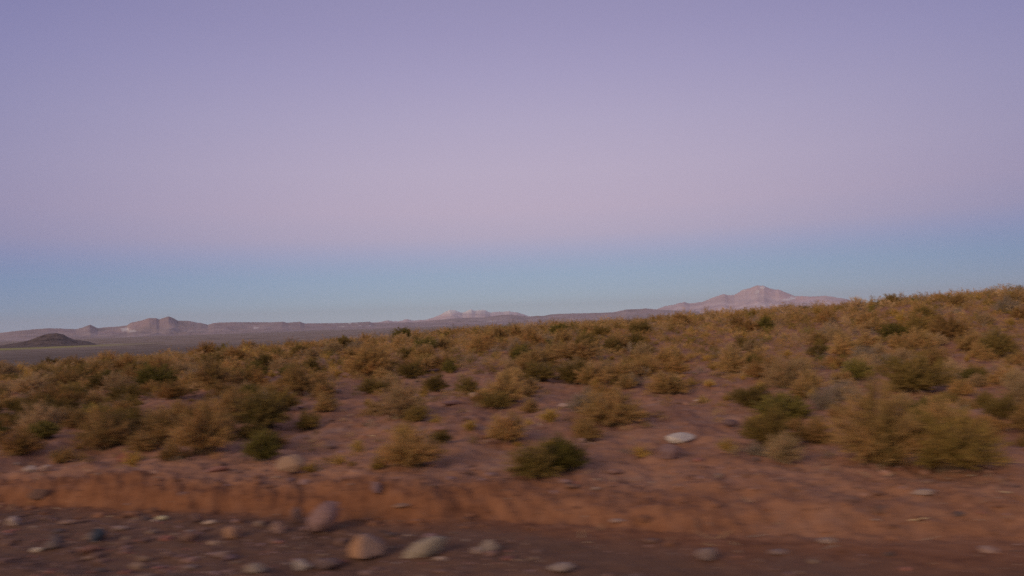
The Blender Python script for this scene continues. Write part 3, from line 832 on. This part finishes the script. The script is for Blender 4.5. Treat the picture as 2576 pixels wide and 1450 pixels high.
# low seedlings and grass too small to count, strewn over the open soil as well
for i in range(5200):
    y = math.sqrt(rs.uniform(7.2 ** 2, 34 ** 2)); x = rs.uniform(-.85, .9) * y
    if float(bank_d(np.array([x]), np.array([y]))[0]) < .7 or rs.random() > .55 + .9 * float(fbm(np.array([x * .5]), np.array([y * .5]), 3, 71)[0]): continue
    w = rs.uniform(.09, .30)
    if not free(x, y, w * .3): continue
    k = ('straw', 'golden', 'olive', 'grey', 'tuft')[int(rs.integers(0, 5))]
    mass.append((x, y, w, w * rs.uniform(.4, .75), k, 0, 0))

# the rest of the scrub towards and along the crest: nobody could count it
VV, FF, TT, CC, off = [], [], [], [], 0
for (x, y, w, h, kind, px, py) in mass:
    V, Fq, tv = FARP[kind][RG.randrange(3)]
    a = RG.uniform(0, 6.28); c, s = math.cos(a), math.sin(a)
    P = np.stack([(V[:, 0] * c - V[:, 1] * s) * w * .95, (V[:, 0] * s + V[:, 1] * c) * w * .95, .98 * V[:, 2] * h / KINDS[kind]['hgt']], -1)
    P += np.array([x, y, gz(x, y) - .01])
    VV.append(P); FF.append(Fq + off); TT.append(tv); off += len(V)
    CC.append(np.tile(np.array([*pick_colour(kind, RG), 1.0]), (len(V), 1)))
me = mesh_from('far_shrubs', np.concatenate(VV), np.concatenate(FF), LEAF_FAR, False, {'tint': ('FLOAT', np.concatenate(TT)), 'col': ('FLOAT_COLOR', np.concatenate(CC))})
tag(link('far_shrubs', me), 'dense golden and olive scrub covering the slope up to its crest', 'scrub', kind='stuff')

# ------------------------------------------------------------------ loose gravel and litter
def gravel():
    rg = np.random.default_rng(17)
    n = 17000
    y = np.where(rg.random(n) < .40, rg.uniform(4.2, 7.6, n), rg.uniform(6, 19, n)); x = rg.uniform(-.76, .76, n) * y
    sz = np.clip(.006 * rg.pareto(2.0, n) + .006, .006, .045)
    d = bank_d(x, y)
    keep = (rg.random(n) < np.where(d < 0, .9, .6)) & ~((d > .02) & (d < .3) & (rg.random(n) < .35))
    # thicker on the road before the left half of the bank
    px = project(np.stack([x, y, 0 * x], -1))[0]
    keep &= (rg.random(n) < np.where((d < 0) & (px > 1350), .18, 1))
    x, y, sz = x[keep], y[keep], sz[keep]; n = len(x)
    z = height(x, y)
    B = IV1; nb = len(B)
    sc = sz[:, None, None] * np.stack([rg.uniform(.8, 1.5, n), rg.uniform(.7, 1.2, n), rg.uniform(.4, .85, n)], -1)[:, None, :]
    jit = 1 + rg.normal(0, .13, (n, nb, 1))
    a = rg.uniform(0, 6.28, n); ca, sa = np.cos(a)[:, None], np.sin(a)[:, None]
    L = B[None] * jit * sc
    V = np.stack([L[..., 0] * ca - L[..., 1] * sa, L[..., 0] * sa + L[..., 1] * ca, L[..., 2]], -1) + np.stack([x, y, z + sz * .2], -1)[:, None, :]
    Fc = (IF1[None] + (np.arange(n) * nb)[:, None, None]).reshape(-1, 3)
    pal = np.array([PINK, TAN, PURP, RED, BROWN, BROWN, PURP, TAN, DARK, BROWN, (.26, .15, .12), (.24, .14, .11), (.21, .12, .09), (.34, .24, .19)])
    col = pal[rg.integers(0, len(pal), n)] * rg.uniform(.75, 1.2, (n, 1))
    clod = (d[keep] > -.35) & (d[keep] < .45) & (rg.random(n) < .8)
    col[clod] = np.array([.22, .105, .062]) * rg.uniform(.7, 1.3, (clod.sum(), 1))
    slope = (d[keep] > .45) & (rg.random(n) < .6)
    col[slope] = np.array([.27, .145, .10]) * rg.uniform(.6, 1.35, (slope.sum(), 1))
    col = np.concatenate([col, np.ones((n, 1))], 1)
    me = mesh_from('gravel', V.reshape(-1, 3), Fc, GRAVEL, False, {'col': ('FLOAT_COLOR', np.repeat(col, nb, 0))})
    tag(link('gravel', me), 'small loose stones strewn over the dirt road and red slope', 'gravel', kind='stuff')
gravel()

def dry_litter():
    rg = np.random.default_rng(23)
    n = 5200
    y = rg.uniform(5.2, 22, n) ; x = rg.uniform(-.76, .76, n) * y
    d = bank_d(x, y); keep = (d > -.5) & (fbm(x * .8, y * .8, 3, 61) > -.05)
    x, y = x[keep], y[keep]; n = len(x); z = height(x, y) + .008
    a = rg.uniform(0, 6.28, n); L = rg.uniform(.03, .14, n)
    dr = np.stack([np.cos(a) * L, np.sin(a) * L, rg.normal(.015, .02, n)], -1)
    sd = np.stack([-np.sin(a), np.cos(a), rg.normal(0, .6, n)], -1) * .0030
    p = np.stack([x, y, z], -1)
    V = np.stack([p - sd, p + sd, p + dr + sd * .5, p + dr - sd * .5], 1).reshape(-1, 3)
    Fq = np.arange(n * 4).reshape(-1, 4)
    col = np.array([(.50, .38, .22), (.42, .28, .14), (.34, .24, .17), (.55, .45, .30)])[rg.integers(0, 4, n)]
    col = np.concatenate([col, np.ones((n, 1))], 1)
    me = mesh_from('dry_grass_litter', V, Fq, GRAVEL, False, {'col': ('FLOAT_COLOR', np.repeat(col, 4, 0))})
    tag(link('dry_grass_litter', me), 'fine dry stalks scattered over the red soil between shrubs', 'dry litter', kind='stuff')
dry_litter()

# ------------------------------------------------------------------ air
def haze():
    s = 40500.0; zb, zt = PLAIN - 9, 900.0
    v = [(x, y, z) for z in (zb, zt) for y in (-s, s) for x in (-s, s)]
    f = [(0, 2, 3, 1), (4, 5, 7, 6), (0, 1, 5, 4), (2, 6, 7, 3), (0, 4, 6, 2), (1, 3, 7, 5)]
    m = bpy.data.materials.new('haze_air'); m.use_nodes = True
    nt = m.node_tree; nt.nodes.remove(nt.nodes['Principled BSDF'])
    p = nt.nodes.new('ShaderNodeVolumePrincipled')
    p.inputs['Color'].default_value = (.93, .90, .97, 1); p.inputs['Density'].default_value = HAZE
    nt.links.new(p.outputs[0], nt.nodes['Material Output'].inputs['Volume'])
    o = link('haze', mesh_from('haze', v, f, m, False)); tag(o, 'thin lilac air between the camera and the far mountains', 'haze', kind='stuff')
HAZE = 2.3e-5
haze()

# ------------------------------------------------------------------ sky and light: just after sunset, the glow behind the camera, the earth's shadow ahead
TO_SUN = np.array([-.66, -.73, 0.0]); TO_SUN /= np.linalg.norm(TO_SUN)
SUN_EL = math.radians(20)
def s2l(c): return tuple(((v / 255) / 12.92 if v / 255 <= .04045 else ((v / 255 + .055) / 1.055) ** 2.4) for v in c)
w = bpy.data.worlds.new('World'); scene.world = w; w.use_nodes = True
nt = w.node_tree; bg = nt.nodes['Background']
tc = nt.nodes.new('ShaderNodeTexCoord').outputs['Generated']
sep = nt.nodes.new('ShaderNodeSeparateXYZ'); nt.links.new(tc, sep.inputs[0])
z = sep.outputs['Z']
SKY = [(0.0, (188, 203, 214)), (.02, (172, 195, 208)), (.044, (158, 182, 203)), (.064, (152, 176, 202)), (.080, (157, 172, 201)), (.096, (168, 171, 200)), (.115, (181, 172, 196)),
       (.150, (188, 174, 196)), (.20, (186, 174, 198)), (.26, (177, 168, 197)), (.32, (165, 158, 193)), (.37, (155, 149, 187)), (.42, (147, 142, 181)), (.62, (142, 138, 172)), (1.0, (156, 149, 162))]  # overhead stops, out of view, made brighter and more neutral to light the ground
main = ramp(nt, z, [(p, s2l(c)) for p, c in SKY])
# sunset side: Sky Texture, low sun, faded in by azimuth
sky = nt.nodes.new('ShaderNodeTexSky'); sky.sky_type = 'NISHITA'; sky.sun_disc = False
sky.sun_elevation = math.radians(1.5); sky.sun_rotation = math.atan2(TO_SUN[0], TO_SUN[1]); sky.altitude = 3800
sky.dust_density = 2.0
dot = nt.nodes.new('ShaderNodeVectorMath'); dot.operation = 'DOT_PRODUCT'
nt.links.new(tc, dot.inputs[0]); dot.inputs[1].default_value = (TO_SUN[0], TO_SUN[1], .1)
west = maprange(nt, dot.outputs['Value'], .05, .75)
sk = mixc(nt, 1.0, sky.outputs[0], (.26, .235, .22), 'MULTIPLY')
both = mixc(nt, west, main, sk)
# sky colour darkened to both sides of the view, standing in for lens vignetting
side = math_n(nt, 'ABSOLUTE', math_n(nt, 'SUBTRACT', sep.outputs['X'], .02))
fade = mixc(nt, maprange(nt, math_n(nt, 'POWER', side, 2.0), 0, .34), (1, 1, 1), (.66, .71, .84))
both = mixc(nt, 1.0, both, fade, 'MULTIPLY')
nt.links.new(both, bg.inputs[0]); bg.inputs[1].default_value = 1.0

sun = bpy.data.lights.new('sun', 'SUN'); sun.energy = 2.0; sun.angle = math.radians(30); sun.color = (1.0, .72, .50)
so = bpy.data.objects.new('sun', sun); COL.objects.link(so)
dsun = Vector((TO_SUN[0] * math.cos(SUN_EL), TO_SUN[1] * math.cos(SUN_EL), math.sin(SUN_EL)))
so.rotation_euler = dsun.to_track_quat('Z', 'Y').to_euler()

# ------------------------------------------------------------------ lens and film
cam.dof.use_dof = True
cam.dof.focus_distance = 900.0
cam.dof.aperture_fstop = 2.6
cam.dof.aperture_ratio = .105
scene.view_settings.view_transform = 'Standard'
scene.view_settings.look = 'None'
scene.view_settings.exposure = 0
scene.view_settings.gamma = 1
scene.cycles.use_denoising = False
scene.cycles.max_bounces = 6
scene.cycles.volume_bounces = 0
